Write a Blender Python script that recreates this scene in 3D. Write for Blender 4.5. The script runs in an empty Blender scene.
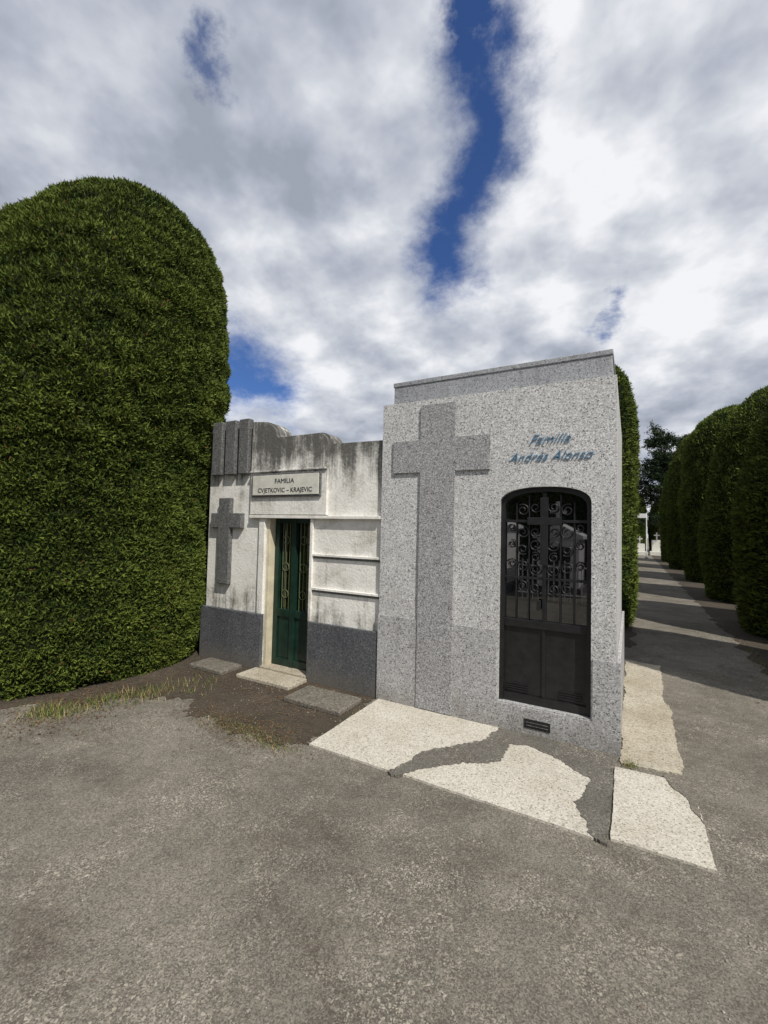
import bpy, bmesh, math, random
import numpy as np
from mathutils import Vector, Matrix, noise
random.seed(4)
scene = bpy.context.scene
COL = scene.collection

# ------------------------------------------------------------------ helpers
def new_mat(name):
    m = bpy.data.materials.new(name); m.use_nodes = True
    nt = m.node_tree
    b = nt.nodes['Principled BSDF']
    return m, nt, b

class NT:
    def __init__(s, nt): s.nt = nt
    def n(s, t, **kw):
        nd = s.nt.nodes.new(t)
        for k, v in kw.items(): setattr(nd, k, v)
        return nd
    def l(s, a, b): s.nt.links.new(a, b)
    def setin(s, sock, v):
        if isinstance(v, bpy.types.NodeSocket): s.l(v, sock)
        else: sock.default_value = v
    def math(s, op, a, b=None, c=None, clamp=False):
        nd = s.n('ShaderNodeMath', operation=op); nd.use_clamp = clamp
        s.setin(nd.inputs[0], a)
        if b is not None: s.setin(nd.inputs[1], b)
        if c is not None: s.setin(nd.inputs[2], c)
        return nd.outputs[0]
    def vmath(s, op, a, b=None, out=0):
        nd = s.n('ShaderNodeVectorMath', operation=op)
        s.setin(nd.inputs[0], a)
        if b is not None:
            if op == 'SCALE': s.setin(nd.inputs[3], b)
            else: s.setin(nd.inputs[1], b)
        return nd.outputs[out]
    def noise(s, vec, scale, detail=4, rough=0.5, dist=0.0, color=False):
        nd = s.n('ShaderNodeTexNoise')
        if vec is not None: s.l(vec, nd.inputs['Vector'])
        nd.inputs['Scale'].default_value = scale
        nd.inputs['Detail'].default_value = detail
        nd.inputs['Roughness'].default_value = rough
        nd.inputs['Distortion'].default_value = dist
        return nd.outputs[1 if color else 0]
    def vor(s, vec, scale, out='Distance', feature='F1'):
        nd = s.n('ShaderNodeTexVoronoi', feature=feature)
        s.l(vec, nd.inputs['Vector']); nd.inputs['Scale'].default_value = scale
        return nd.outputs[out]
    def ramp(s, fac, stops):
        nd = s.n('ShaderNodeValToRGB')
        cr = nd.color_ramp
        while len(cr.elements) < len(stops): cr.elements.new(0.5)
        for e, (p, c) in zip(cr.elements, stops):
            e.position = p
            e.color = (c, c, c, 1) if not hasattr(c, '__len__') else (*c, 1)
        s.setin(nd.inputs[0], fac)
        return nd.outputs[0]
    def mix(s, fac, a, b, mode='MIX'):
        nd = s.n('ShaderNodeMix', data_type='RGBA', blend_type=mode)
        s.setin(nd.inputs[0], fac)
        for sock, v in ((nd.inputs[6], a), (nd.inputs[7], b)):
            if isinstance(v, bpy.types.NodeSocket): s.l(v, sock)
            else: sock.default_value = (*v, 1) if len(v) == 3 else v
        return nd.outputs[2]
    def smooth(s, v, lo, hi):
        nd = s.n('ShaderNodeMapRange', interpolation_type='SMOOTHSTEP')
        s.setin(nd.inputs[0], v); nd.inputs[1].default_value = lo; nd.inputs[2].default_value = hi
        return nd.outputs[0]
    def coord(s, scale=None):
        o = s.n('ShaderNodeTexCoord').outputs['Object']
        if scale is None: return o
        m = s.n('ShaderNodeMapping'); s.l(o, m.inputs[0]); m.inputs['Scale'].default_value = scale
        return m.outputs[0]
    def bump(s, h, strength, dist, bsdf):
        nd = s.n('ShaderNodeBump'); nd.inputs['Strength'].default_value = strength
        nd.inputs['Distance'].default_value = dist
        s.l(h, nd.inputs['Height']); s.l(nd.outputs[0], bsdf.inputs['Normal'])

def simple(name, col, rough=0.6, metal=0.0, var=0.15, scale=12, bump=0.0):
    m, nt, b = new_mat(name); t = NT(nt)
    c = t.coord()
    n = t.noise(c, scale, 5, 0.6)
    lo = tuple(x*(1-var) for x in col); hi = tuple(min(1, x*(1+var)) for x in col)
    t.l(t.ramp(n, [(0.3, lo), (0.7, hi)]), b.inputs['Base Color'])
    b.inputs['Roughness'].default_value = rough; b.inputs['Metallic'].default_value = metal
    return m

def granite(name, lo, mid, hi, stain=0.0, warm=(1, 1, 1), gscale=150, rough=0.65, splash=0.0):
    m, nt, b = new_mat(name); t = NT(nt)
    c = t.coord()
    v = t.n('ShaderNodeSeparateColor'); t.l(t.vor(c, gscale, 'Color'), v.inputs[0])
    n = t.noise(c, gscale*0.4, 2, 0.6)
    f = t.math('ADD', t.math('MULTIPLY', v.outputs[0], 0.6), t.math('MULTIPLY', n, 0.4))
    base = t.ramp(f, [(0.20, lo), (0.33, mid), (0.58, tuple(x*1.05 for x in mid)), (0.74, hi)])
    big = t.noise(t.coord((1, 1, 0.45)), 1.7, 4, 0.6)
    base = t.mix(t.smooth(big, 0.35, 0.75), base, tuple(x for x in warm), 'MULTIPLY')
    if stain > 0:
        st = t.noise(t.coord((7, 7, 0.5)), 1.3, 5, 0.65)
        base = t.mix(t.math('MULTIPLY', t.smooth(st, 0.50, 0.78), stain), base, tuple(x*0.5 for x in mid))
    if splash > 0:   # dust splashed up from the ground
        sep = t.n('ShaderNodeSeparateXYZ'); t.l(c, sep.inputs[0])
        k = t.math('ADD', sep.outputs[2], t.math('MULTIPLY', t.noise(c, 5, 4, 0.7), 0.5))
        base = t.mix(t.math('MULTIPLY', t.smooth(k, 0.55, 0.22), splash), base, (0.13, 0.115, 0.09))
    t.l(base, b.inputs['Base Color'])
    b.inputs['Roughness'].default_value = rough
    return m

def plaster(name, base=(0.76, 0.75, 0.71)):
    m, nt, b = new_mat(name); t = NT(nt)
    c = t.coord(); sep = t.n('ShaderNodeSeparateXYZ'); t.l(c, sep.inputs[0]); z = sep.outputs[2]
    streak = t.noise(t.coord((11, 11, 0.8)), 1.4, 7, 0.68)
    blotch = t.noise(c, 3.0, 7, 0.7, 0.4)
    fine = t.noise(c, 38, 4, 0.7)
    top = t.smooth(z, 1.7, 2.65)
    low = t.smooth(z, 1.1, 0.55)
    s1 = t.math('ADD', t.math('MULTIPLY', streak, 0.55), t.math('MULTIPLY', blotch, 0.45))
    thr = t.math('ADD', s1, t.math('MULTIPLY', top, 0.27))
    thr = t.math('ADD', thr, t.math('MULTIPLY', low, 0.12))
    thr = t.math('ADD', thr, t.math('MULTIPLY', fine, 0.16))
    grime = t.smooth(thr, 0.61, 0.87)
    col = t.mix(t.smooth(blotch, 0.4, 0.72), base, (0.56, 0.54, 0.48))
    col = t.mix(grime, col, (0.10, 0.098, 0.088))
    pits = t.smooth(t.noise(c, 70, 2, 0.6), 0.64, 0.74)
    col = t.mix(t.math('MULTIPLY', pits, 0.6), col, (0.22, 0.21, 0.19))
    t.l(col, b.inputs['Base Color']); b.inputs['Roughness'].default_value = 0.88
    t.bump(fine, 0.6, 0.010, b)
    return m

def asphalt(name, lo, hi, pebble=(0.40, 0.365, 0.30), amount=0.5, tint=(0.080, 0.064, 0.046), tamt=0.7):
    m, nt, b = new_mat(name); t = NT(nt)
    c = t.coord()
    big = t.noise(c, 0.8, 7, 0.66, 0.6)
    mid = t.noise(c, 6.5, 7, 0.75)
    f = t.math('ADD', t.math('MULTIPLY', big, 0.6), t.math('MULTIPLY', mid, 0.4))
    base = t.ramp(f, [(0.40, lo), (0.58, hi)])
    worn = t.smooth(t.noise(t.coord((1.0, 1.6, 1)), 1.15, 8, 0.7, 0.3), 0.50, 0.68)
    base = t.mix(t.math('MULTIPLY', worn, tamt), base, tint)
    v = t.n('ShaderNodeSeparateColor'); t.l(t.vor(c, 190, 'Color'), v.inputs[0])
    g = t.n('ShaderNodeSeparateColor'); t.l(t.vor(c, 95, 'Color'), g.inputs[0])
    base = t.mix(t.smooth(v.outputs[0], 0.1, 0.95), t.mix(0.6, base, (0.030, 0.027, 0.022)), base)
    loose = t.smooth(t.noise(c, 1.9, 7, 0.75), 0.44, 0.66)
    pk = t.math('MULTIPLY', t.smooth(v.outputs[1], 0.66, 0.90), t.math('MULTIPLY_ADD', loose, amount, 0.20))
    base = t.mix(pk, base, pebble)
    pk2 = t.math('MULTIPLY', t.smooth(g.outputs[1], 0.93, 0.97), t.math('MULTIPLY_ADD', loose, 0.5, 0.14))
    base = t.mix(pk2, base, tuple(x*1.15 for x in pebble))
    t.l(base, b.inputs['Base Color']); b.inputs['Roughness'].default_value = 0.92
    t.bump(t.math('MULTIPLY', mid, 1.5), 0.8, 0.014, b)
    return m

def empty(name, loc=(0, 0, 0)):
    e = bpy.data.objects.new(name, None); e.location = loc; e.empty_display_size = 0.3
    COL.objects.link(e); return e

def add_obj(name, me, mat=None, parent=None, bevel=0.0):
    o = bpy.data.objects.new(name, me); COL.objects.link(o)
    if mat: me.materials.append(mat)
    if parent:
        o.parent = parent
        o.matrix_parent_inverse = Matrix.Translation(parent.location).inverted()
    if bevel:
        md = o.modifiers.new('b', 'BEVEL'); md.width = bevel; md.segments = 2; md.limit_method = 'ANGLE'
    return o

def box(name, x0, x1, y0, y1, z0, z1, mat, parent=None, bevel=0.004):
    v = [(x, y, z) for z in (z0, z1) for y in (y0, y1) for x in (x0, x1)]
    f = [(0, 2, 3, 1), (4, 5, 7, 6), (0, 1, 5, 4), (2, 6, 7, 3), (0, 4, 6, 2), (1, 3, 7, 5)]
    me = bpy.data.meshes.new(name); me.from_pydata(v, [], f)
    return add_obj(name, me, mat, parent, bevel)

def prism(name, poly, y0, y1, mat, parent=None, bevel=0.0):
    """poly is an XZ outline; extruded y0->y1."""
    n = len(poly)
    v = [(x, y0, z) for x, z in poly] + [(x, y1, z) for x, z in poly]
    f = [tuple(range(n)), tuple(range(2*n-1, n-1, -1))]
    f += [(i, i+n, (i+1) % n + n, (i+1) % n) for i in range(n)]
    me = bpy.data.meshes.new(name); me.from_pydata(v, [], f)
    bm = bmesh.new(); bm.from_mesh(me); bmesh.ops.recalc_face_normals(bm, faces=bm.faces); bm.to_mesh(me); bm.free()
    return add_obj(name, me, mat, parent, bevel)

def slab(name, poly, z0, z1, mat, parent=None, jag=0.0, seg=0.05, seed=0, bevel=0.0):
    pts = []
    rnd = random.Random(seed)
    n = len(poly)
    for i in range(n):
        a = Vector(poly[i]); b2 = Vector(poly[(i+1) % n]); L = (b2-a).length
        k = max(1, int(L/seg)) if jag else 1
        nrm = Vector((b2.y-a.y, a.x-b2.x)).normalized() if L > 0 else Vector((0, 0))
        for j in range(k):
            p = a.lerp(b2, j/k)
            if jag:
                d = noise.noise(Vector((p.x*3+seed, p.y*3, 0)))*jag*1.4 + noise.noise(Vector((p.x*13+seed, p.y*13, 5)))*jag*0.6 + noise.noise(Vector((p.x*41+seed, p.y*41, 5)))*jag*0.5 + rnd.uniform(-1, 1)*jag*0.15
                p = p + nrm*d
            pts.append(p)
    n = len(pts)
    v = [(p.x, p.y, z0) for p in pts] + [(p.x, p.y, z1) for p in pts]
    f = [tuple(range(n)), tuple(range(n, 2*n))] + [(i, (i+1) % n, (i+1) % n+n, i+n) for i in range(n)]
    me = bpy.data.meshes.new(name); me.from_pydata(v, [], f)
    bm = bmesh.new(); bm.from_mesh(me)
    bmesh.ops.triangulate(bm, faces=[q for q in bm.faces if len(q.verts) > 4])
    bmesh.ops.recalc_face_normals(bm, faces=bm.faces); bm.to_mesh(me); bm.free()
    return add_obj(name, me, mat, parent, bevel)

def tube(name, pts, r, mat, parent=None, cyclic=False):
    cu = bpy.data.curves.new(name, 'CURVE'); cu.dimensions = '3D'; cu.bevel_depth = r; cu.bevel_resolution = 2
    sp = cu.splines.new('POLY'); sp.points.add(len(pts)-1)
    for p, q in zip(sp.points, pts): p.co = (*q, 1)
    sp.use_cyclic_u = cyclic
    cu.materials.append(mat)
    o = bpy.data.objects.new(name, cu); COL.objects.link(o)
    if parent:
        o.parent = parent; o.matrix_parent_inverse = Matrix.Translation(parent.location).inverted()
    return o

def text(name, s, x, y, z, size, mat, parent, shear=0.0, ext=0.004, align='CENTER', bold=0.0, sx=1.0):
    cu = bpy.data.curves.new(name, 'FONT'); cu.body = s; cu.size = size; cu.extrude = ext
    cu.shear = shear; cu.align_x = align; cu.offset = bold; cu.materials.append(mat)
    o = bpy.data.objects.new(name, cu); COL.objects.link(o)
    o.location = (x, y, z); o.rotation_euler = (math.radians(90), 0, 0); o.scale = (sx, 1, 1)
    o.parent = parent; o.matrix_parent_inverse = Matrix.Translation(parent.location).inverted()
    return o

def tri_mesh(name, V, T, C=None):
    me = bpy.data.meshes.new(name)
    V = np.ascontiguousarray(V, dtype=np.float32); T = np.ascontiguousarray(T, dtype=np.int32)
    me.vertices.add(len(V)); me.vertices.foreach_set('co', V.ravel())
    me.loops.add(len(T)*3); me.loops.foreach_set('vertex_index', T.ravel())
    me.polygons.add(len(T)); me.polygons.foreach_set('loop_start', np.arange(0, len(T)*3, 3, dtype=np.int32))
    me.update(calc_edges=True)
    if C is not None:
        at = me.color_attributes.new('Col', 'FLOAT_COLOR', 'POINT')
        at.data.foreach_set('color', np.ascontiguousarray(C, dtype=np.float32).ravel())
    return me

# ------------------------------------------------------------------ materials
M_granite = granite('granite_wall', (0.08, 0.08, 0.085), (0.44, 0.44, 0.435), (0.70, 0.70, 0.69), 0.3, (0.86, 0.86, 0.85), 135, splash=0.3)
M_granite_d = granite('granite_relief', (0.05, 0.05, 0.055), (0.25, 0.25, 0.255), (0.47, 0.47, 0.465), 0.1, (0.9, 0.9, 0.9), 140)
M_granite_p = granite('granite_plinth', (0.07, 0.07, 0.07), (0.34, 0.34, 0.342), (0.55, 0.55, 0.55), 0.3, (0.86, 0.86, 0.86), 135, splash=0.45)
M_granite_r = granite('granite_parapet', (0.08, 0.08, 0.09), (0.27, 0.28, 0.29), (0.40, 0.41, 0.42), 0.6, (0.8, 0.8, 0.83))
M_slab = granite('granite_paving', (0.20, 0.185, 0.15), (0.45, 0.425, 0.37), (0.58, 0.55, 0.49), 0.35, (0.82, 0.79, 0.74), 140, 0.85)
M_conc = granite('worn_concrete', (0.16, 0.15, 0.12), (0.38, 0.345, 0.275), (0.50, 0.46, 0.38), 0.5, (0.72, 0.69, 0.63), 120, 0.9)
M_step = granite('step_stone', (0.05, 0.045, 0.038), (0.12, 0.108, 0.088), (0.20, 0.18, 0.15), 0.5, (0.7, 0.7, 0.66), 90, 0.9)
M_plaster = plaster('weathered_white_plaster')
M_base = granite('dark_stone_base', (0.03, 0.033, 0.038), (0.068, 0.072, 0.08), (0.14, 0.145, 0.155), 0.6, (0.65, 0.65, 0.65), 110, 0.85, splash=0.6)
M_relief = granite('dark_relief_stone', (0.045, 0.045, 0.045), (0.105, 0.107, 0.107), (0.21, 0.21, 0.205), 0.4, (0.75, 0.75, 0.75), 110, 0.88)
M_iron = simple('black_iron', (0.014, 0.014, 0.015), 0.42, 0.2, 0.4, 15)
M_green = simple('green_door_paint', (0.006, 0.025, 0.017), 0.35, 0.0, 0.4, 9)
M_letter = simple('blue_metal_letters', (0.08, 0.20, 0.32), 0.4, 0.2, 0.4, 30)
M_letdark = simple('dark_letters', (0.03, 0.03, 0.03), 0.6)
M_jamb = simple('cream_paint', (0.52, 0.47, 0.34), 0.7, 0, 0.2, 8)
M_plaque = simple('plaque_stone', (0.58, 0.57, 0.51), 0.6, 0, 0.15, 14)
M_sign = simple('white_sign', (0.75, 0.75, 0.75), 0.5)
M_ground = asphalt('gravelly_asphalt', (0.108, 0.096, 0.077), (0.208, 0.188, 0.154))
M_patch = asphalt('asphalt_patch', (0.10, 0.094, 0.082), (0.15, 0.140, 0.120), amount=0.25)
M_soil = asphalt('shade_toned_soil', (0.022, 0.017, 0.011), (0.070, 0.052, 0.034), (0.17, 0.125, 0.08), 0.4, (0.03, 0.03, 0.014), 0.6)  # brown soil, darkened to hold the shade before the plaster mausoleum
m, nt, b = new_mat('dark_glass'); M_glass = m
b.inputs['Base Color'].default_value = (0.004, 0.005, 0.006, 1); b.inputs['Roughness'].default_value = 0.02
b.inputs['IOR'].default_value = 2.2

def foliage_mat(name):
    m, nt, b = new_mat(name); t = NT(nt)
    at = t.n('ShaderNodeAttribute'); at.attribute_name = 'Col'
    t.l(at.outputs[0], b.inputs['Base Color'])
    b.inputs['Roughness'].default_value = 0.7; b.inputs['Specular IOR Level'].default_value = 0.12
    return m
M_leaf = foliage_mat('foliage')
m, nt, b = new_mat('bark'); t = NT(nt)
t.l(t.ramp(t.noise(t.coord((8, 8, 1)), 3, 6), [(0.3, (0.03, 0.022, 0.016)), (0.7, (0.10, 0.075, 0.05))]), b.inputs['Base Color'])
b.inputs['Roughness'].default_value = 0.9; M_bark = m

# ------------------------------------------------------------------ ground
v = [(-250, -250, 0), (250, -250, 0), (250, 250, 0), (-250, 250, 0)]
me = bpy.data.meshes.new('ground'); me.from_pydata(v, [], [(0, 1, 2, 3)])
add_obj('ground', me, M_ground)

slab('soil_bed', [(-4.9, 3.9), (-5.2, 1.75), (-4.35, 1.90), (-4.0, 2.45), (-3.6, 2.66), (-3.1, 2.52), (-2.65, 2.44), (-2.25, 2.44), (-2.06, 2.62), (-2.05, 3.8)], 0.0, 0.005, M_soil, jag=0.10, seg=0.012, seed=3)
slab('soil_bed', [(-8.6, 7.0), (-8.5, 1.6), (-7.4, 1.3), (-5.3, 1.35), (-4.7, 1.6), (-4.58, 7.0)], 0.0, 0.0045, M_soil, jag=0.08, seg=0.02, seed=7)
slab('soil_bed', [(1.42, 2.5), (5, 2.5), (5, 40), (1.45, 40)], 0.0, 0.005, M_soil, jag=0.09, seg=0.12, seed=5)
slab('soil_bed', [(-4, 7.2), (0.05, 7.2), (0.1, 40), (-4, 40)], 0.0, 0.005, M_soil, jag=0.07, seg=0.12, seed=9)

# paving in front of the granite mausoleum
pav = empty('granite_paving', (-1, 3.1, 0))
slab('paving_slab_1', [(-2.05, 2.62), (-0.13, 2.62), (-0.13, 3.64), (-2.05, 3.64)], 0.0, 0.014, M_slab, pav, jag=0.006, seg=0.02)
slab('paving_slab_2', [(-0.085, 2.66), (0.365, 2.67), (0.355, 3.50), (-0.085, 3.47)], 0.0, 0.013, M_slab, pav, jag=0.006, seg=0.02)
slab('asphalt_patch', [(-1.37, 2.60), (-1.29, 2.95), (-1.1, 3.2), (-0.95, 3.38), (-0.90, 3.66), (-0.10, 3.66), (-0.10, 2.60),
      (-0.16, 2.60), (-0.27, 2.885), (-0.22, 3.2), (-0.44, 3.37), (-0.66, 3.45), (-0.78, 3.40), (-0.78, 3.12), (-1.0, 2.95), (-1.19, 2.74), (-1.30, 2.60)], 0.0, 0.018, M_patch, jag=0.03, seg=0.012, seed=2)
slab('asphalt_patch', [(0.20, 3.52), (0.24, 3.36), (0.30, 3.30), (0.31, 3.15), (0.362, 3.05), (0.362, 3.52)], 0.0, 0.017, M_ground, jag=0.015, seg=0.012, seed=12)
slab('concrete_walkway', [(-0.05, 3.56), (0.31, 3.60), (0.33, 4.6), (0.29, 5.3), (0.33, 6.4), (-0.05, 6.45)], 0.0, 0.010, M_conc, jag=0.022, seg=0.015, seed=4)

# ------------------------------------------------------------------ granite mausoleum
G = empty('granite_mausoleum', (-1.07, 4.9, 0))
X0, X1, YF, H = -2.07, -0.083, 3.65, 2.785
def arch(x0, x1, zs, za, n=18, e=2.4):
    cx = (x0+x1)/2; a = (x1-x0)/2; out = []
    for i in range(n+1):
        th = math.pi*(1-i/n)
        c, s = math.cos(th), math.sin(th)
        out.append((cx + a*math.copysign(abs(c)**(2/e), c), zs + (za-zs)*abs(s)**(2/e)))
    return out
DX0, DX1, DZ0 = -0.94, -0.25, 0.225
A = arch(DX0, DX1, 1.83, 1.965)
prism('front_wall_sill', [(X0, 0), (X0, DZ0), (X1, DZ0), (X1, 0)], YF, YF+0.16, M_granite_p, G)
prism('front_wall', [(X0, DZ0), (X0, H), (X1, H), (X1, DZ0), (DX1, DZ0)] + A[::-1] + [(DX0, DZ0)], YF, YF+0.16, M_granite, G)
PZ = 0.79
prism('front_plinth', [(X0-0.004, 0), (X0-0.004, PZ), (DX0-0.012, PZ), (DX0-0.012, DZ0-0.01), (DX1+0.012, DZ0-0.01), (DX1+0.012, PZ-0.12), (X1+0.028, PZ-0.12), (X1+0.028, 0)], YF-0.010, YF-0.0005, M_granite_p, G)
cross = [(-1.666, 0.02), (-1.666, 2.12), (-1.943, 2.12), (-1.943, 2.42), (-1.666, 2.42), (-1.666, 2.735), (-1.331, 2.735), (-1.331, 2.42), (-1.023, 2.42), (-1.023, 2.12), (-1.331, 2.12), (-1.331, 0.02)]
prism('relief_cross', cross, YF-0.020, YF-0.0007, M_granite_d, G, 0.003)
box('side_wall', X1-0.16, X1-0.001, YF+0.161, 6.1, 0, H-0.002, M_granite, G)
box('side_wall_far', X0+0.001, X0+0.16, YF+0.161, 6.1, 0, H-0.002, M_granite, G)
box('back_wall', X0+0.161, X1-0.161, 5.94, 6.098, 0, H-0.003, M_granite, G)
box('side_plinth', X1, X1+0.028, YF, 6.13, 0, PZ-0.12, M_granite_p, G)
box('roof_parapet', X0+0.05, X1-0.035, YF+0.12, 6.04, H-0.03, 2.985, M_granite_r, G, 0.004)
box('parapet_rim', X0+0.042, X1-0.028, YF+0.112, 6.045, 2.986, 3.03, M_granite_r, G, 0.006)
# iron door
DY = YF+0.07
prism('door_glass', [(DX0+0.005, 0.86)] + arch(DX0+0.005, DX1-0.005, 1.825, 1.96) + [(DX1-0.005, 0.86)], DY+0.012, DY+0.022, M_glass, G)
box('door_panel', DX0+0.004, DX1-0.004, DY, DY+0.03, DZ0+0.002, 0.86, M_iron, G)
fr_o = arch(DX0+0.001, DX1-0.001, 1.829, 1.964); fr_i = arch(DX0+0.034, DX1-0.034, 1.80, 1.93)
prism('door_frame', [(DX0+0.001, DZ0)] + fr_o + [(DX1-0.001, DZ0), (DX1-0.034, DZ0)] + fr_i[::-1] + [(DX0+0.034, DZ0)], DY-0.03, DY+0.011, M_iron, G)
cx = (DX0+DX1)/2
for nm, a0, a1, z0, z1, d in [('mid_rail', DX0+0.034, DX1-0.034, 0.83, 0.89, 0.022), ('bottom_rail', DX0+0.034, DX1-0.034, DZ0, 0.29, 0.02),
                         ('panel_rib', cx-0.012, cx+0.012, 0.29, 0.83, 0.012), ('centre_stile', cx-0.014, cx+0.014, 0.89, 1.92, 0.02),
                         ('cross_rail_top', DX0+0.034, DX1-0.034, 1.68, 1.70, 0.016), ('cross_rail_mid', DX0+0.034, DX1-0.034, 1.22, 1.238, 0.014)]:
    box(nm, a0, a1, DY-d, DY+0.012-0.001*len(nm)*0.1, z0, z1, M_iron, G, 0.002)
box('grille_cross_shaft', cx-0.03, cx+0.03, DY-0.035, DY-0.021, 1.34, 1.88, M_iron, G, 0.002)
box('grille_cross_arm', cx-0.13, cx+0.13, DY-0.037, DY-0.0215, 1.66, 1.72, M_iron, G, 0.002)
for k, dx in enumerate((-0.22, -0.12, 0.12, 0.22)):
    tube('grille_bar_%d' % k, [(cx+dx, DY-0.006, 0.88), (cx+dx, DY-0.006, 1.90 if abs(dx) < 0.2 else 1.84)], 0.006, M_iron, G)
def scroll(cx0, cz0, r, s, turns=1.4, flip=1):
    pts = []
    for i in range(36):
        a = i/35*turns*2*math.pi; rr = r*(1-0.72*i/35)
        pts.append((cx0+flip*rr*math.cos(a+s), DY-0.012, cz0+rr*math.sin(a+s)))
    return pts
k = 0
for sx in (-1, 1):
    for (ox, oz, r, s) in ((0.07, 1.50, 0.052, 2.6), (0.07, 1.60, 0.04, -2.2), (0.17, 1.32, 0.05, 0), (0.07, 1.30, 0.05, 3.1), (0.17, 1.78, 0.05, 1.0), (0.07, 1.80, 0.045, 2.5), (0.26, 1.5, 0.035, 1.5), (0.17, 1.46, 0.045, 4),
                           (0.17, 1.60, 0.05, 2.0), (0.26, 1.34, 0.038, 0.4), (0.26, 1.64, 0.036, 3.0), (0.07, 1.40, 0.04, 1.0), (0.17, 1.16, 0.045, 1.2), (0.07, 1.15, 0.045, 4.0)):
        tube('grille_scroll_%d' % k, scroll(cx+sx*ox, oz, r, s, flip=sx), 0.005, M_iron, G); k += 1
for sx in (-1, 1):
    for j in range(4):
        x = cx+sx*0.2
        box('door_louvre_%d_%d' % (sx+1, j), x-0.085, x+0.085, DY-0.008, DY-0.0005, 0.31+j*0.018, 0.318+j*0.018, M_iron, G, 0.001)
box('door_handle', cx-0.05, cx-0.02, DY-0.05, DY-0.022, 0.98, 1.06, M_iron, G, 0.004)
# vent
box('vent_frame', -0.725, -0.53, YF-0.016, YF-0.0105, 0.065, 0.135, M_iron, G, 0.002)
for j in range(2):
    box('vent_slat_%d' % j, -0.71, -0.545, YF-0.019, YF-0.0165, 0.085+j*0.024, 0.09+j*0.024, M_relief, G, 0.001)
text('lettering_familia', 'Familia', -0.56, YF-0.006, 2.305, 0.112, M_letter, G, 0.5, 0.003, bold=-0.0012)
text('lettering_name', 'Andrés Alonso', -0.56, YF-0.006, 2.170, 0.110, M_letter, G, 0.5, 0.003, sx=0.93, bold=-0.0012)

# ------------------------------------------------------------------ white plaster mausoleum
W = empty('white_plaster_mausoleum', (-3.3, 4.8, 0))
Y2 = 3.69
def qarc(x0, z0, x1, z1, n=9):
    return [(x0+(x1-x0)*math.sin(i/n*math.pi/2), z1+(z0-z1)*math.cos(i/n*math.pi/2)) for i in range(n+1)]
topline = [(-4.53, 2.82), (-3.80, 2.81)] + qarc(-3.72, 2.80, -3.42, 2.63) + [(-3.40, 2.60)] + qarc(-2.85, 2.60, -2.69, 2.47) + [(-2.075, 2.46)]
prism('front_wall', [(-4.53, 0)] + topline + [(-2.075, 0), (-2.93, 0), (-2.93, 1.71), (-3.57, 1.71), (-3.57, 0)], Y2, Y2+0.2, M_plaster, W)
bay = [(-3.80, 1.73), (-3.80, 2.80)] + qarc(-3.72, 2.79, -3.43, 2.62) + [(-3.41, 2.59)] + qarc(-2.85, 2.59, -2.72, 2.46) + [(-2.72, 1.73)]
prism('door_bay', bay, Y2-0.04, Y2-0.0005, M_plaster, W, 0.005)
box('bay_cornice', -3.80, -2.72, Y2-0.06, Y2-0.0405, 2.205, 2.225, M_plaster, W)
box('left_side_wall', -4.528, -4.36, Y2+0.201, 6.0, 0, 2.45, M_plaster, W)
box('right_side_wall', -2.25, -2.078, Y2+0.201, 6.0, 0, 2.42, M_plaster, W)
box('back_wall', -4.359, -2.251, 5.8, 5.999, 0, 2.41, M_plaster, W)
box('roof', -4.357, -2.253, Y2+0.202, 5.799, 2.28, 2.40, M_plaster, W)
box('lintel_band', -3.80, -2.078, Y2-0.05, Y2-0.001, 1.690, 1.722, M_plaster, W)
for i, z in enumerate((1.30, 0.95)):
    box('ledge_%d' % i, -2.89, -2.078, Y2-0.028, Y2-0.001, z, z+0.025, M_plaster, W)
    box('under_ledge_strip_%d' % i, -2.89, -2.078, Y2-0.010, Y2-0.0006, z-0.022, z-0.003, M_relief, W, 0.001)  # thin dark strip set just below each ledge
box('jamb_pilaster_r', -2.93, -2.895, Y2-0.03, Y2-0.001, 0.62, 1.688, M_plaster, W)
box('jamb_pilaster_l', -3.66, -3.575, Y2-0.03, Y2-0.001, 0.62, 1.688, M_plaster, W)
box('stone_base_l', -4.57, -3.572, Y2-0.045, Y2-0.0012, 0, 0.62, M_base, W, 0.008)
box('stone_base_r', -2.928, -2.078, Y2-0.036, Y2-0.0012, 0, 0.62, M_base, W, 0.008)
box('plaque_frame', -3.76, -2.785, Y2-0.062, Y2-0.041, 1.925, 2.185, M_relief, W, 0.004)
box('plaque', -3.74, -2.805, Y2-0.070, Y2-0.0625, 1.945, 2.165, M_plaque, W, 0.003)
text('plaque_text_top', 'FAMILIA', -3.27, Y2-0.071, 2.075, 0.07, M_letdark, W, 0, 0.002, sx=1.1)
text('plaque_text_bottom', 'CVJETKOVIC – KRAJEVIC', -3.27, Y2-0.071, 1.975, 0.07, M_letdark, W, 0, 0.002, sx=1.0)
for i, (a, c) in enumerate(((-4.45, -4.285), (-4.225, -4.06), (-4.00, -3.845))):
    box('relief_bar_%d' % i, a, c, Y2-0.06, Y2+0.02, 2.20, 2.845, M_relief, W, 0.01)
sc = [(-4.30, 0.91), (-4.30, 1.57), (-4.43, 1.57), (-4.43, 1.745), (-4.30, 1.745), (-4.30, 1.925), (-4.11, 1.925), (-4.11, 1.745), (-3.92, 1.745), (-3.92, 1.57), (-4.11, 1.57), (-4.11, 0.91)]
prism('stone_cross', sc, Y2-0.06, Y2-0.001, M_relief, W, 0.008)
dy = Y2+0.12
box('jamb_l', -3.569, -3.525, Y2+0.004, Y2+0.16, 0.05, 1.705, M_jamb, W)
box('jamb_r', -2.965, -2.931, Y2+0.03, Y2+0.16, 0.05, 1.705, M_plaster, W)
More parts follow.
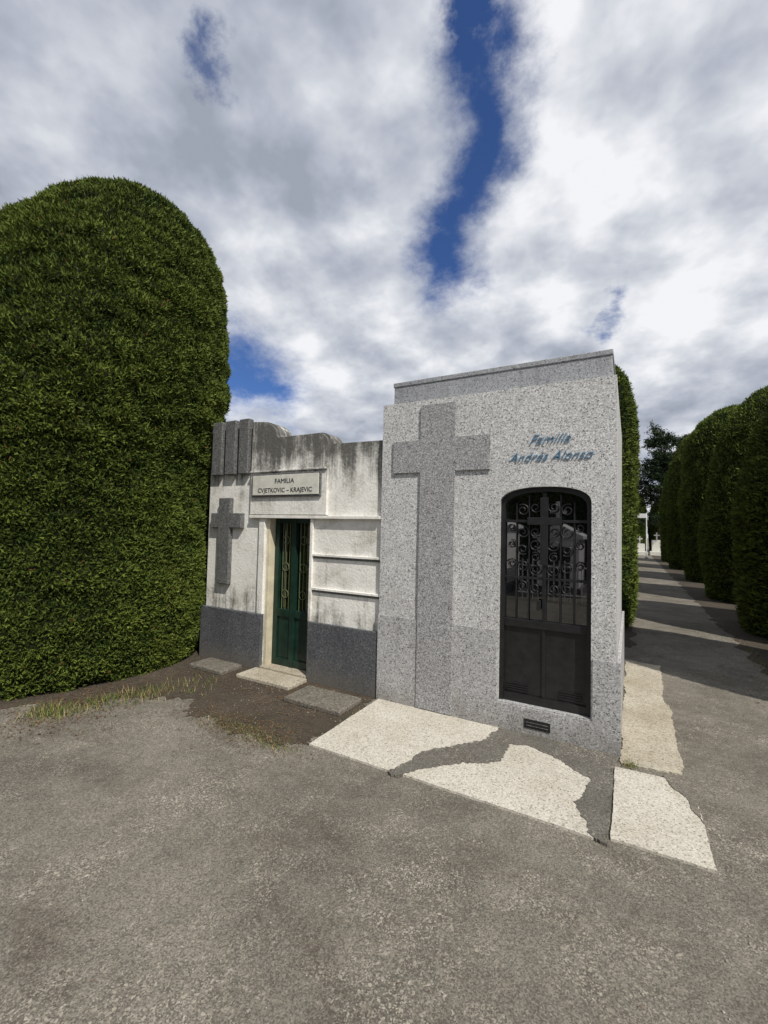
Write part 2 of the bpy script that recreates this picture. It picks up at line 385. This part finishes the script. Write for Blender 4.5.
box('door_glass', -3.51, -2.98, dy+0.02, dy+0.03, 0.06, 1.70, M_glass, W)
for nm, a, c, z0, z1, d in [('stile_a', -3.523, -3.46, 0.06, 1.70, 0.03), ('stile_b', -3.03, -2.967, 0.06, 1.70, 0.03), ('stile_m', -3.275, -3.215, 0.06, 1.70, 0.035),
                      ('rail_t', -3.46, -3.03, 1.64, 1.70, 0.028), ('rail_m', -3.46, -3.03, 0.60, 0.68, 0.028), ('rail_b', -3.46, -3.03, 0.06, 0.14, 0.028), ('kick_panel', -3.46, -3.03, 0.14, 0.60, 0.01)]:
    box('door_'+nm, a, c, dy-d, dy+0.015, z0, z1, M_green, W, 0.003)
M_gbar = simple('olive_reflection_bars', (0.08, 0.10, 0.04), 0.5)  # bar colour holds the yellow-green reflection lines of the door glass
for i, x in enumerate((-3.42, -3.37, -3.32, -3.17, -3.12, -3.07)):
    tube('door_bar_%d' % i, [(x, dy-0.005, 0.68), (x, dy-0.005, 1.64)], 0.006, M_gbar, W)
for i, x in enumerate((-3.37, -3.12)):
    for j, z in enumerate((1.45, 1.15, 0.85)):
        tube('door_ring_%d_%d' % (i, j), [(x+0.045*math.cos(q/16*6.283), dy-0.012, z+0.045*math.sin(q/16*6.283)) for q in range(16)], 0.005, M_gbar, W, True)
box('door_threshold', -3.62, -2.90, 3.36, Y2-0.047, 0, 0.04, M_conc, W, 0.008)
box('door_sill', -3.57, -2.93, Y2-0.046, Y2+0.15, 0, 0.058, M_conc, W)
st = empty('stone_step', (-2.45, 3.3, 0))
box('step_block', -2.76, -2.14, 3.13, 3.50, 0, 0.05, M_step, st, 0.012)
st = empty('stone_step', (-4.0, 3.3, 0))
box('step_block', -4.30, -3.78, 3.30, 3.60, 0, 0.05, M_step, st, 0.012)

# ------------------------------------------------------------------ hedges
def hedge_mesh(name, a, b2, H, prof, ntuft, size, seed, expo=2.6, blades=3, lump=0.07, lean=(0, 0), fine=0.45):
    rng = np.random.default_rng(seed)
    NTH, NZ = (84, 64) if fine < 0.5 else (150, 130)
    zs = np.linspace(0, 1, NZ)
    pz = np.array([p[0] for p in prof]); pr = np.array([p[1] for p in prof])
    tt = np.linspace(0, 1, 400); hz = np.interp(tt, np.linspace(0, 1, len(pz)), pz)*H
    hr = np.interp(tt, np.linspace(0, 1, len(pz)), pr)*a
    s = np.concatenate([[0], np.cumsum(np.hypot(np.diff(hz), np.diff(hr)))]); s /= s[-1]
    Z = np.interp(zs, s, hz); R = np.interp(zs, s, hr)/a
    for _ in range(2 if NZ < 100 else 8):
        Z[1:-1] = (Z[:-2]+2*Z[1:-1]+Z[2:])/4; R[1:-1] = (R[:-2]+2*R[1:-1]+R[2:])/4
    th = np.linspace(0, 2*np.pi, NTH, endpoint=False)
    c, sn = np.cos(th), np.sin(th)
    ex = np.sign(c)*np.abs(c)**(2/expo); ey = np.sign(sn)*np.abs(sn)**(2/expo)
    P = np.zeros((NZ, NTH, 3))
    P[:, :, 0] = R[:, None]*a*ex[None]; P[:, :, 1] = R[:, None]*b2*ey[None]; P[:, :, 2] = Z[:, None]
    cl = np.zeros((NZ, NTH))
    for i in range(NZ):
        for j in range(NTH):
            p = Vector(P[i, j]); q = p*0.9+Vector((seed*7.1, 0, 0))
            n1 = noise.noise(q*0.9); n2 = noise.noise(Vector((q.x*2.6, q.y*2.6, q.z*3.6))); n3 = noise.noise(Vector((q.x*6, q.y*6, q.z*11)))
            d = n1*lump*1.3+n2*lump*0.6+n3*lump*fine
            rad = Vector((P[i, j, 0], P[i, j, 1], (P[i, j, 2]-H*0.6)*0.5)).normalized()
            P[i, j] += np.array(rad)*d
            cl[i, j] = n2*0.5+n3*0.7+n1*0.3
    sh = np.clip((P[:, :, 2]/H-0.5)/0.5, 0, 1)**1.3
    P[:, :, 0] += sh*lean[0]; P[:, :, 1] += sh*lean[1]
    P[:, :, 2] = np.maximum(P[:, :, 2], 0.0)
    Pn = np.roll(P, -1, axis=1)
    A0, B0, C0, D0 = P[:-1], Pn[:-1], Pn[1:], P[1:]
    N = np.cross(C0-A0, D0-B0); ar = np.linalg.norm(N, axis=2)/2
    N = N/np.maximum(np.linalg.norm(N, axis=2, keepdims=True), 1e-9)
    w = ar.ravel()/ar.sum()
    idx = rng.choice(len(w), ntuft, p=w); ii, jj = np.unravel_index(idx, ar.shape)
    u = rng.random((ntuft, 1)); vv = rng.random((ntuft, 1))
    pt = (A0[ii, jj]*(1-u)+B0[ii, jj]*u)*(1-vv)+(D0[ii, jj]*(1-u)+C0[ii, jj]*u)*vv
    nn = N[ii, jj]
    depth = rng.normal(-0.006, 0.38*size, (ntuft, 1))
    pt = pt+nn*depth
    clv = cl[ii, jj]
    ctr = P.mean(axis=1, keepdims=True)
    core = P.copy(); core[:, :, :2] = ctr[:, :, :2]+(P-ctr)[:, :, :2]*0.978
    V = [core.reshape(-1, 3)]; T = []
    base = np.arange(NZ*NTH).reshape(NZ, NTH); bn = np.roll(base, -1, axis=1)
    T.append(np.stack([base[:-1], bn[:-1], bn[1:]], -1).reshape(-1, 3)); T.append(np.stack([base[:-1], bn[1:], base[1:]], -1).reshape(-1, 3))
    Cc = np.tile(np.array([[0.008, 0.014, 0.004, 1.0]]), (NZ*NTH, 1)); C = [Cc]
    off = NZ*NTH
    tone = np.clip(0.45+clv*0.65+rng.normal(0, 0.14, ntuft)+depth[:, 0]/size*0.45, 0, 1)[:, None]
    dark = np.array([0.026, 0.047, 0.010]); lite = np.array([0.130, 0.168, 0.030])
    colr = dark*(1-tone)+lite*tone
    brown = (rng.random(ntuft) < 0.004+0.012*(clv > 0.5))[:, None]
    colr = np.where(brown, np.array([0.17, 0.09, 0.035]), colr)
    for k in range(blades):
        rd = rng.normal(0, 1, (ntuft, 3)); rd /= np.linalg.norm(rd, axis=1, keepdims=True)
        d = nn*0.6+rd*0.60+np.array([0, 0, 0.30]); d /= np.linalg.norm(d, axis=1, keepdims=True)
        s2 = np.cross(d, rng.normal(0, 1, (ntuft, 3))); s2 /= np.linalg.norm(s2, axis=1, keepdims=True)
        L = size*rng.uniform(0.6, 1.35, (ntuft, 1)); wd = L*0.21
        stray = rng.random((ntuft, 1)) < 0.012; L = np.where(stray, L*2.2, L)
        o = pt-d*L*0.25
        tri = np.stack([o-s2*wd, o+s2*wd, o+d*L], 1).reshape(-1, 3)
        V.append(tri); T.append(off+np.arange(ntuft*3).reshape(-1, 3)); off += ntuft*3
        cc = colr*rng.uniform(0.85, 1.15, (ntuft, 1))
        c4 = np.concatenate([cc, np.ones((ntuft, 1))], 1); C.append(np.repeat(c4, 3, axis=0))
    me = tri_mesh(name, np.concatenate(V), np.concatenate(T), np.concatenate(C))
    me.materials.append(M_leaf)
    return me

prof_big = [(0, .80), (.04, .85), (.12, .865), (.25, .87), (.38, .89), (.48, .94), (.55, .955), (.61, .93), (.67, .88), (.73, .82), (.79, .745), (.85, .65), (.90, .55), (.94, .44), (.97, .33), (.99, .20), (1.0, .0)]
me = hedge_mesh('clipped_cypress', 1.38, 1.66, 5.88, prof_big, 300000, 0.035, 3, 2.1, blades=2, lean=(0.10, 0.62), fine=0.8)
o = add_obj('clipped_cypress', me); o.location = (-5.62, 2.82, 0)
prof_s = [(0, .90), (.08, .95), (.25, .98), (.5, 1.0), (.68, .96), (.80, .87), (.89, .72), (.95, .53), (.985, .30), (1.0, 0)]
prof_e = [(0, .90), (.1, .96), (.25, 1.0), (.42, .99), (.56, .93), (.68, .83), (.79, .69), (.88, .53), (.95, .34), (.985, .18), (1.0, 0)]
mA = hedge_mesh('clipped_cypress_a', 1.55, 1.6, 5.4, prof_s, 60000, 0.068, 11, 2.0, blades=2, lump=.09)
mB = hedge_mesh('clipped_cypress_b', 1.55, 1.6, 5.4, prof_e, 60000, 0.068, 23, 2.0, blades=2, lump=.09)
mC = hedge_mesh('clipped_cypress_c', 0.88, 1.3, 4.9, [(0, .93), (.1, .97), (.5, 1.0), (.75, .99), (.86, .93), (.93, .8), (.97, .6), (.99, .35), (1, 0)], 50000, 0.055, 31, 2.6, blades=2)
def put(me, x, y, rz=0, sx=1, sz=1):
    o = add_obj('clipped_cypress', me); o.location = (x, y, 0); o.rotation_euler = (0, 0, rz); o.scale = (sx, sx, sz)
put(mC, -0.80, 9.3)
put(mC, -5.55, 5.6, 0.0, 1.0, 0.62)  # extra hedge added to keep the gap beside the plaster mausoleum dark
put(mA, 3.15, 5.9, 1.57, 0.78, 0.95)
put(mB, 3.18, 9.7, 0, 1, 0.88)
put(mB, 3.15, 14.2, 2.0, 0.93, 1.0)
put(mA, 3.2, 19.4, 3.14, 0.98, 1.14)
put(mA, 3.1, 25.5, 1.14, 0.94, 1.2)
put(mB, 3.2, 32.0, 0.3, 1, 1.3)
for i, y in enumerate((14.5, 19.5, 25, 31)):
    put(mB if i % 2 else mA, -1.75, y, 0.2*i, 0.97, 0.9)
put(mA, -0.5, 47, 0.5, 1.2, 1.1); put(mB, 3.4, 48, 0.5, 1.2, 1.1); put(mA, -4.5, 47, 2.5, 1.2, 1.1); put(mA, 7.2, 46, 2.5, 1.2, 1.1)
for i, x in enumerate((-9.5, -5.9, -2.3, 1.3, 4.9)):
    put(mA if i % 2 else mB, x, -8.8, 0.7*i, 0.98, 1.0)

# ------------------------------------------------------------------ pine tree
def conifer(name, x, y, H, seed):
    rng = np.random.default_rng(seed); rnd = random.Random(seed)
    e = empty(name, (x, y, 0))
    bm = bmesh.new()
    def limb(p0, p1, r0, r1, n=7):
        d = (p1-p0).normalized(); q = d.to_track_quat('Z', 'Y')
        ra = [bm.verts.new(p0+q@Vector((r0*math.cos(i/n*6.283), r0*math.sin(i/n*6.283), 0))) for i in range(n)]
        rb = [bm.verts.new(p1+q@Vector((r1*math.cos(i/n*6.283), r1*math.sin(i/n*6.283), 0))) for i in range(n)]
        for i in range(n): bm.faces.new((ra[i], ra[(i+1) % n], rb[(i+1) % n], rb[i]))
    limb(Vector((x, y, 0)), Vector((x+.1, y, H*0.55)), 0.22, 0.14); limb(Vector((x+.1, y, H*0.55)), Vector((x, y, H*0.97)), 0.14, 0.03)
    pts = []
    for i in range(90):
        h = rnd.uniform(0.22, 0.97)*H; L = (1-(h/H))**0.7*2.9*rnd.uniform(0.55, 1.1)+0.3; a = rnd.uniform(0, 6.283)
        p0 = Vector((x, y, h)); p1 = p0+Vector((math.cos(a)*L, math.sin(a)*L, L*rnd.uniform(-.05, .35)))
        limb(p0, p1, 0.035, 0.01, 4)
        for k in range(22):
            f = rnd.uniform(0.3, 1.05); pts.append(p0.lerp(p1, f)+Vector((rnd.gauss(0, .18), rnd.gauss(0, .18), rnd.gauss(0, .12))))
    me = bpy.data.meshes.new('trunk'); bm.to_mesh(me); bm.free(); add_obj('trunk', me, M_bark, e)
    c = np.array([list(p) for p in pts]); c = np.repeat(c, 10, axis=0); n = len(c)
    c = c+rng.normal(0, 0.10, (n, 3))
    d = rng.normal(0, 1, (n, 3)); d[:, 2] = np.abs(d[:, 2])*0.6; d /= np.linalg.norm(d, axis=1, keepdims=True)
    s = np.cross(d, rng.normal(0, 1, (n, 3))); s /= np.linalg.norm(s, axis=1, keepdims=True)
    V = np.stack([c-s*.04, c+s*.04, c+d*.22], 1).reshape(-1, 3)
    tone = rng.random((n, 1)); col = np.array([0.010, 0.02, 0.010])*(1-tone)+np.array([0.035, 0.055, 0.022])*tone
    C = np.repeat(np.concatenate([col, np.ones((n, 1))], 1), 3, axis=0)
    me = tri_mesh('needles', V, np.arange(n*3).reshape(-1, 3), C); add_obj('needles', me, M_leaf, e)
conifer('pine_tree', 2.2, 42, 10.6, 5)
conifer('pine_tree', 4.6, 52, 11.5, 8)

# ------------------------------------------------------------------ small far things
s = empty('sign_post', (1.0, 35, 0))
tube('post', [(1.0, 35, 0), (1.0, 35, 3.1)], 0.035, M_sign, s)
box('sign_board', 0.35, 1.0, 34.93, 34.96, 2.75, 3.05, M_sign, s)
box('base_block', 0.9, 1.1, 34.9, 35.1, 0, 0.08, M_conc, s)
for (x, y, h) in ((0.7, 40, 0.9), (1.9, 41, 1.2)):
    e = empty('white_gravestone', (x, y, 0))
    box('grave_base', x-0.5, x+0.5, y-0.8, y+0.8, 0, 0.3, M_plaque, e, 0.02)
    box('grave_head', x-0.35, x+0.35, y+0.5, y+0.65, 0.301, h, M_plaque, e, 0.03)
    box('cross_shaft', x-0.05, x+0.05, y+0.54, y+0.62, h+0.001, h+0.6, M_plaque, e)
    box('cross_arm', x-0.2, x+0.2, y+0.535, y+0.625, h+0.33, h+0.43, M_plaque, e)

# invented tombs behind the viewer, unseen, added for the door glass to reflect
def tomb(x, y, w, d, h, mat):
    e = empty('reflected_tomb', (x, y, 0))
    box('base', x-w/2-.08, x+w/2+.08, y-d/2-.08, y+d/2+.08, 0, 0.22, M_base, e, 0.01)
    box('body', x-w/2, x+w/2, y-d/2, y+d/2, 0.22, h, mat, e, 0.01)
    prism('gable', [(x-w/2-.1, h), (x+w/2+.1, h), (x+w/2+.1, h+.08), (x, h+.4), (x-w/2-.1, h+.08)], y-d/2-.06, y+d/2+.06, mat, e)
    box('door', x-.3, x+.3, y+d/2, y+d/2+.02, 0.22, 1.25, M_iron, e)
    box('cross_shaft', x-.04, x+.04, y+d/2-.04, y+d/2+.04, h+.34, h+.95, mat, e)
    box('cross_arm', x-.2, x+.2, y+d/2-.045, y+d/2+.045, h+.65, h+.73, mat, e)
tomb(-3.6, -5.0, 1.5, 1.8, 1.7, M_sign); tomb(-1.6, -5.3, 1.0, 1.6, 1.45, M_sign); tomb(-6.0, -5.4, 1.7, 1.8, 2.1, M_sign)
tomb(1.9, -5.7, 1.6, 1.8, 2.0, M_granite)
fe = empty('iron_fence', (-1.6, -3.6, 0))
for i in range(22):
    x = -2.4+i*0.12; tube('picket_%d' % i, [(x, -3.6, 0), (x, -3.6, 0.95)], 0.012, M_sign, fe)
for j, z in enumerate((0.15, 0.8)): tube('rail_%d' % j, [(-2.4, -3.6, z), (0.12, -3.6, z)], 0.016, M_sign, fe)

# ------------------------------------------------------------------ gravel, litter, grass
rng = np.random.default_rng(9)
def pebbles():
    n = 16000
    x = rng.uniform(-4.5, 2.2, n); y = rng.uniform(0.2, 6, n)
    V = []; T = []; C = []
    keep = []
    for i in range(n):
        nn = noise.noise(Vector((x[i]*0.9, y[i]*0.9, 3)))
        insoil = -4.3 < x[i] < -2.1 and 2.5 < y[i] < 3.6
        if nn > rng.uniform(-0.35, 0.45) and (insoil or not (-4.6 < x[i] < 0.4 and y[i] > 2.55)): keep.append(i)
    octv = np.array([[1, 0, 0], [-1, 0, 0], [0, 1, 0], [0, -1, 0], [0, 0, 1], [0, 0, -1]], float)
    oct_t = np.array([[0, 2, 4], [2, 1, 4], [1, 3, 4], [3, 0, 4], [2, 0, 5], [1, 2, 5], [3, 1, 5], [0, 3, 5]])
    for k, i in enumerate(keep):
        r = rng.uniform(0.0015, 0.0045) if rng.random() < .95 else rng.uniform(.005, .008)
        soil = -4.3 < x[i] < -2.1 and 2.5 < y[i] < 3.6
        if soil: r *= 1.7
        vv = octv*rng.uniform(0.6, 1.2, (6, 3))*r; vv[:, 2] *= 0.7
        a = rng.uniform(0, 6.28); ca, sa = math.cos(a), math.sin(a)
        vv = np.stack([vv[:, 0]*ca-vv[:, 1]*sa, vv[:, 0]*sa+vv[:, 1]*ca, vv[:, 2]], 1)+[x[i], y[i], r*0.4+(0.005 if soil else 0)]
        V.append(vv); T.append(oct_t+6*k)
        g = rng.uniform(0.13, 0.38)*(0.7 if soil else 1); C.append(np.tile([g*1.04, g*0.97, g*0.82, 1], (6, 1)))
    me = tri_mesh('gravel', np.concatenate(V), np.concatenate(T), np.concatenate(C))
    m, nt, b = new_mat('pebble'); t = NT(nt); at = t.n('ShaderNodeAttribute'); at.attribute_name = 'Col'
    t.l(at.outputs[0], b.inputs['Base Color']); b.inputs['Roughness'].default_value = .9
    add_obj('gravel', me, m)
pebbles()
def litter():
    V = []; C = []
    def area(n, fx, fy, s0, s1):
        for i in range(n):
            x = fx(); y = fy()
            a = rng.uniform(0, 6.28); L = rng.uniform(s0, s1); w = L*rng.uniform(.10, .28)
            d = np.array([math.cos(a), math.sin(a), rng.uniform(-.05, .2)]); s = np.array([-math.sin(a), math.cos(a), rng.uniform(-.2, .2)])
            o = np.array([x, y, 0.010])
            V.extend([o-s*w, o+s*w, o+d*L])
            t = rng.random(); c = np.array([.06, .035, .018])*(1-t)+np.array([.21, .13, .065])*t
            C.extend([[*c, 1]]*3)
    area(2600, lambda: rng.uniform(-4.3, -2.1), lambda: 3.65-abs(rng.normal(0, .55)), .008, .025)
    area(1800, lambda: rng.normal(-2.7, .32), lambda: rng.normal(2.55, .13), .006, .022)
    area(1800, lambda: rng.normal(-4.2, .25), lambda: rng.normal(2.1, .35), .008, .03)
    area(250, lambda: rng.uniform(0.9, 1.5), lambda: rng.uniform(4, 12), .01, .05)
    area(260, lambda: rng.uniform(-3, 1.5), lambda: rng.uniform(0.6, 3), .005, .014)
    for i in range(14):
        x = rng.uniform(-4.0, -2.3); y = rng.uniform(2.4, 3.2); a = rng.uniform(0, 6.28); L = rng.uniform(.06, .16)
        d = np.array([math.cos(a), math.sin(a), .05]); s = np.array([-math.sin(a), math.cos(a), 0])*.003
        o = np.array([x, y, .012]); V.extend([o-s, o+s, o+d*L]); C.extend([[.2, .13, .07, 1]]*3)
    V = np.array(V); me = tri_mesh('fallen_leaves', V, np.arange(len(V)).reshape(-1, 3), np.array(C)); add_obj('fallen_leaves', me, M_leaf)
litter()
def grass(spots):
    V = []; C = []
    for (cx0, cy0, sx, sy, n, h, dry) in spots:
        for i in range(n):
            x = rng.normal(cx0, sx); y = rng.normal(cy0, sy); L = h*rng.uniform(.4, 1.2)
            a = rng.uniform(0, 6.28); lean = rng.uniform(.1, 1.1)
            d = np.array([math.cos(a)*lean, math.sin(a)*lean, 1]); s = np.array([-math.sin(a), math.cos(a), 0])*.003
            o = np.array([x, y, 0.0])
            V.extend([o-s, o+s, o+d*L])
            t = rng.random()
            c = (np.array([.05, .09, .02])*(1-t)+np.array([.12, .17, .04])*t) if rng.random() > dry else np.array([.30, .24, .11])*rng.uniform(.6, 1.1)
            C.extend([[*c, 1]]*3)
    V = np.array(V); me = tri_mesh('grass', V, np.arange(len(V)).reshape(-1, 3), np.array(C)); add_obj('grass', me, M_leaf)
grass([(-4.22, 1.92, .10, .08, 500, .06, .35), (-4.08, 2.25, .08, .14, 350, .06, .4), (-3.95, 2.6, .09, .1, 300, .06, .5), (-3.8, 2.95, .15, .15, 200, .05, .4), (-2.65, 2.55, .22, .06, 600, .022, .3), (-2.3, 2.5, .12, .04, 250, .02, .4),
       (0.0, 3.56, .03, .03, 120, .03, .5), (-2.08, 3.2, .01, .2, 60, .02, .5), (1.45, 6, .05, 1.5, 500, .06, .5)])

# ------------------------------------------------------------------ world
SD = Vector((0.857*math.cos(math.radians(50)), -0.515*math.cos(math.radians(50)), math.sin(math.radians(50))))
w = bpy.data.worlds.new('World'); scene.world = w; w.use_nodes = True
nt = w.node_tree; t = NT(nt); bg = nt.nodes['Background']
sky = t.n('ShaderNodeTexSky', sky_type='NISHITA'); sky.sun_disc = False
sky.sun_elevation = math.radians(50); sky.sun_rotation = math.radians(121); sky.altitude = 50; sky.ozone_density = 2.0
d = t.n('ShaderNodeTexCoord').outputs['Generated']
d = t.vmath('NORMALIZE', d)
sep = t.n('ShaderNodeSeparateXYZ'); t.l(d, sep.inputs[0]); dz = sep.outputs[2]
inv = t.math('DIVIDE', 1.0, t.math('ADD', t.math('MAXIMUM', dz, 0.0), 0.38))
q = t.vmath('SCALE', d, inv)
wn = t.vmath('SUBTRACT', t.noise(q, 4.0, 8, 0.66, color=True), (0.5, 0.5, 0.5))
dw = t.vmath('ADD', d, t.vmath('SCALE', wn, 0.24))
def capsule(a, b3, width):
    ab = Vector(b3)-Vector(a)
    pa = t.vmath('SUBTRACT', dw, a)
    tt = t.math('DIVIDE', t.vmath('DOT_PRODUCT', pa, tuple(ab), out=1), ab.length_squared, clamp=True)
    pr = t.vmath('SCALE', tuple(ab), tt)
    dist = t.vmath('LENGTH', t.vmath('SUBTRACT', pa, pr), out=1)
    return t.math('SUBTRACT', 1.0, t.math('DIVIDE', dist, width))
gaps = [((-.2, .50, .85), (-.201, .637, .744), .026), ((-.201, .637, .744), (-.204, .728, .654), .046), ((-.204, .728, .654), (-.303, .776, .553), .046),
        ((-.303, .776, .553), (-.302, .801, .516), .055), ((-.70, .633, .329), (-.682, .669, .296), .058)]
g = None
for a, b3, wd in gaps:
    c = capsule(a, b3, wd); g = c if g is None else t.math('MAXIMUM', g, c)
gap = t.smooth(g, -1.15, 0.65)
g2 = t.math('MAXIMUM', capsule((-.519, .433, .738), (-.56, .465, .686), .018), capsule((-.041, .92, .389), (-.003, .899, .437), .020))
gap = t.math('MAXIMUM', gap, t.math('MULTIPLY', t.smooth(g2, -1.1, 1.2), 0.85))
oth = t.smooth(t.noise(q, 1.3, 4, 0.55), 0.60, 0.70)
away = t.smooth(t.vmath('DOT_PRODUCT', d, (-0.35, 0.62, 0.70), out=1), 0.45, 0.15)
gap = t.math('MAXIMUM', gap, t.math('MULTIPLY', oth, away))
n1 = t.noise(q, 2.6, 5, 0.52)
n2 = t.noise(t.vmath('ADD', q, tuple(x*0.10 for x in (0.75, -0.45, 0.3))), 2.6, 5, 0.52)
nf = t.noise(q, 8.0, 8, 0.62, 0.3)
relief = t.math('MULTIPLY', t.math('SUBTRACT', n1, n2), 0.85)
n3 = t.noise(q, 1.15, 3, 0.5)
f = t.math('ADD', t.math('MULTIPLY', n1, 0.36), t.math('MULTIPLY', n3, 0.42))
f = t.math('ADD', f, t.math('MULTIPLY', nf, 0.22))
f = t.math('ADD', f, relief)
near = t.smooth(g, -4.5, 0.3)
f = t.math('ADD', f, t.math('MULTIPLY', near, 0.09))
cloud = t.ramp(f, [(0.37, (0.34, 0.375, 0.45)), (0.46, (0.46, 0.495, 0.575)), (0.55, (0.62, 0.65, 0.71)), (0.67, (0.90, 0.91, 0.94))])
cloud = t.mix(1.0, cloud, (10.0, 10.0, 10.0), 'MULTIPLY')
skyc = t.mix(1.0, sky.outputs[0], (0.44, 0.63, 1.0), 'MULTIPLY')
fin = t.mix(gap, cloud, skyc)
t.l(fin, bg.inputs[0]); bg.inputs[1].default_value = 0.1

sl = bpy.data.lights.new('sun', 'SUN'); sl.energy = 4.7; sl.angle = math.radians(0.5); sl.color = (1.0, 0.95, 0.87)
so = bpy.data.objects.new('sun', sl); COL.objects.link(so); so.rotation_euler = SD.to_track_quat('Z', 'Y').to_euler(); so.location = SD*20

# ------------------------------------------------------------------ camera
cam = bpy.data.cameras.new('camera'); cam.sensor_fit = 'HORIZONTAL'; cam.sensor_width = 36; cam.lens = 36*440/768
cam.clip_end = 1000; cam.clip_start = 0.05
co = bpy.data.objects.new('camera', cam); COL.objects.link(co)
Rm = Matrix.Rotation(math.radians(29.2), 4, 'Z') @ Matrix.Rotation(math.radians(92.2), 4, 'X') @ Matrix.Rotation(math.radians(1.3), 4, 'Z')
co.matrix_world = Matrix.Translation((0, 0, 1.6)) @ Rm
scene.camera = co
scene.view_settings.view_transform = 'Standard'; scene.view_settings.look = 'None'; scene.view_settings.exposure = 0
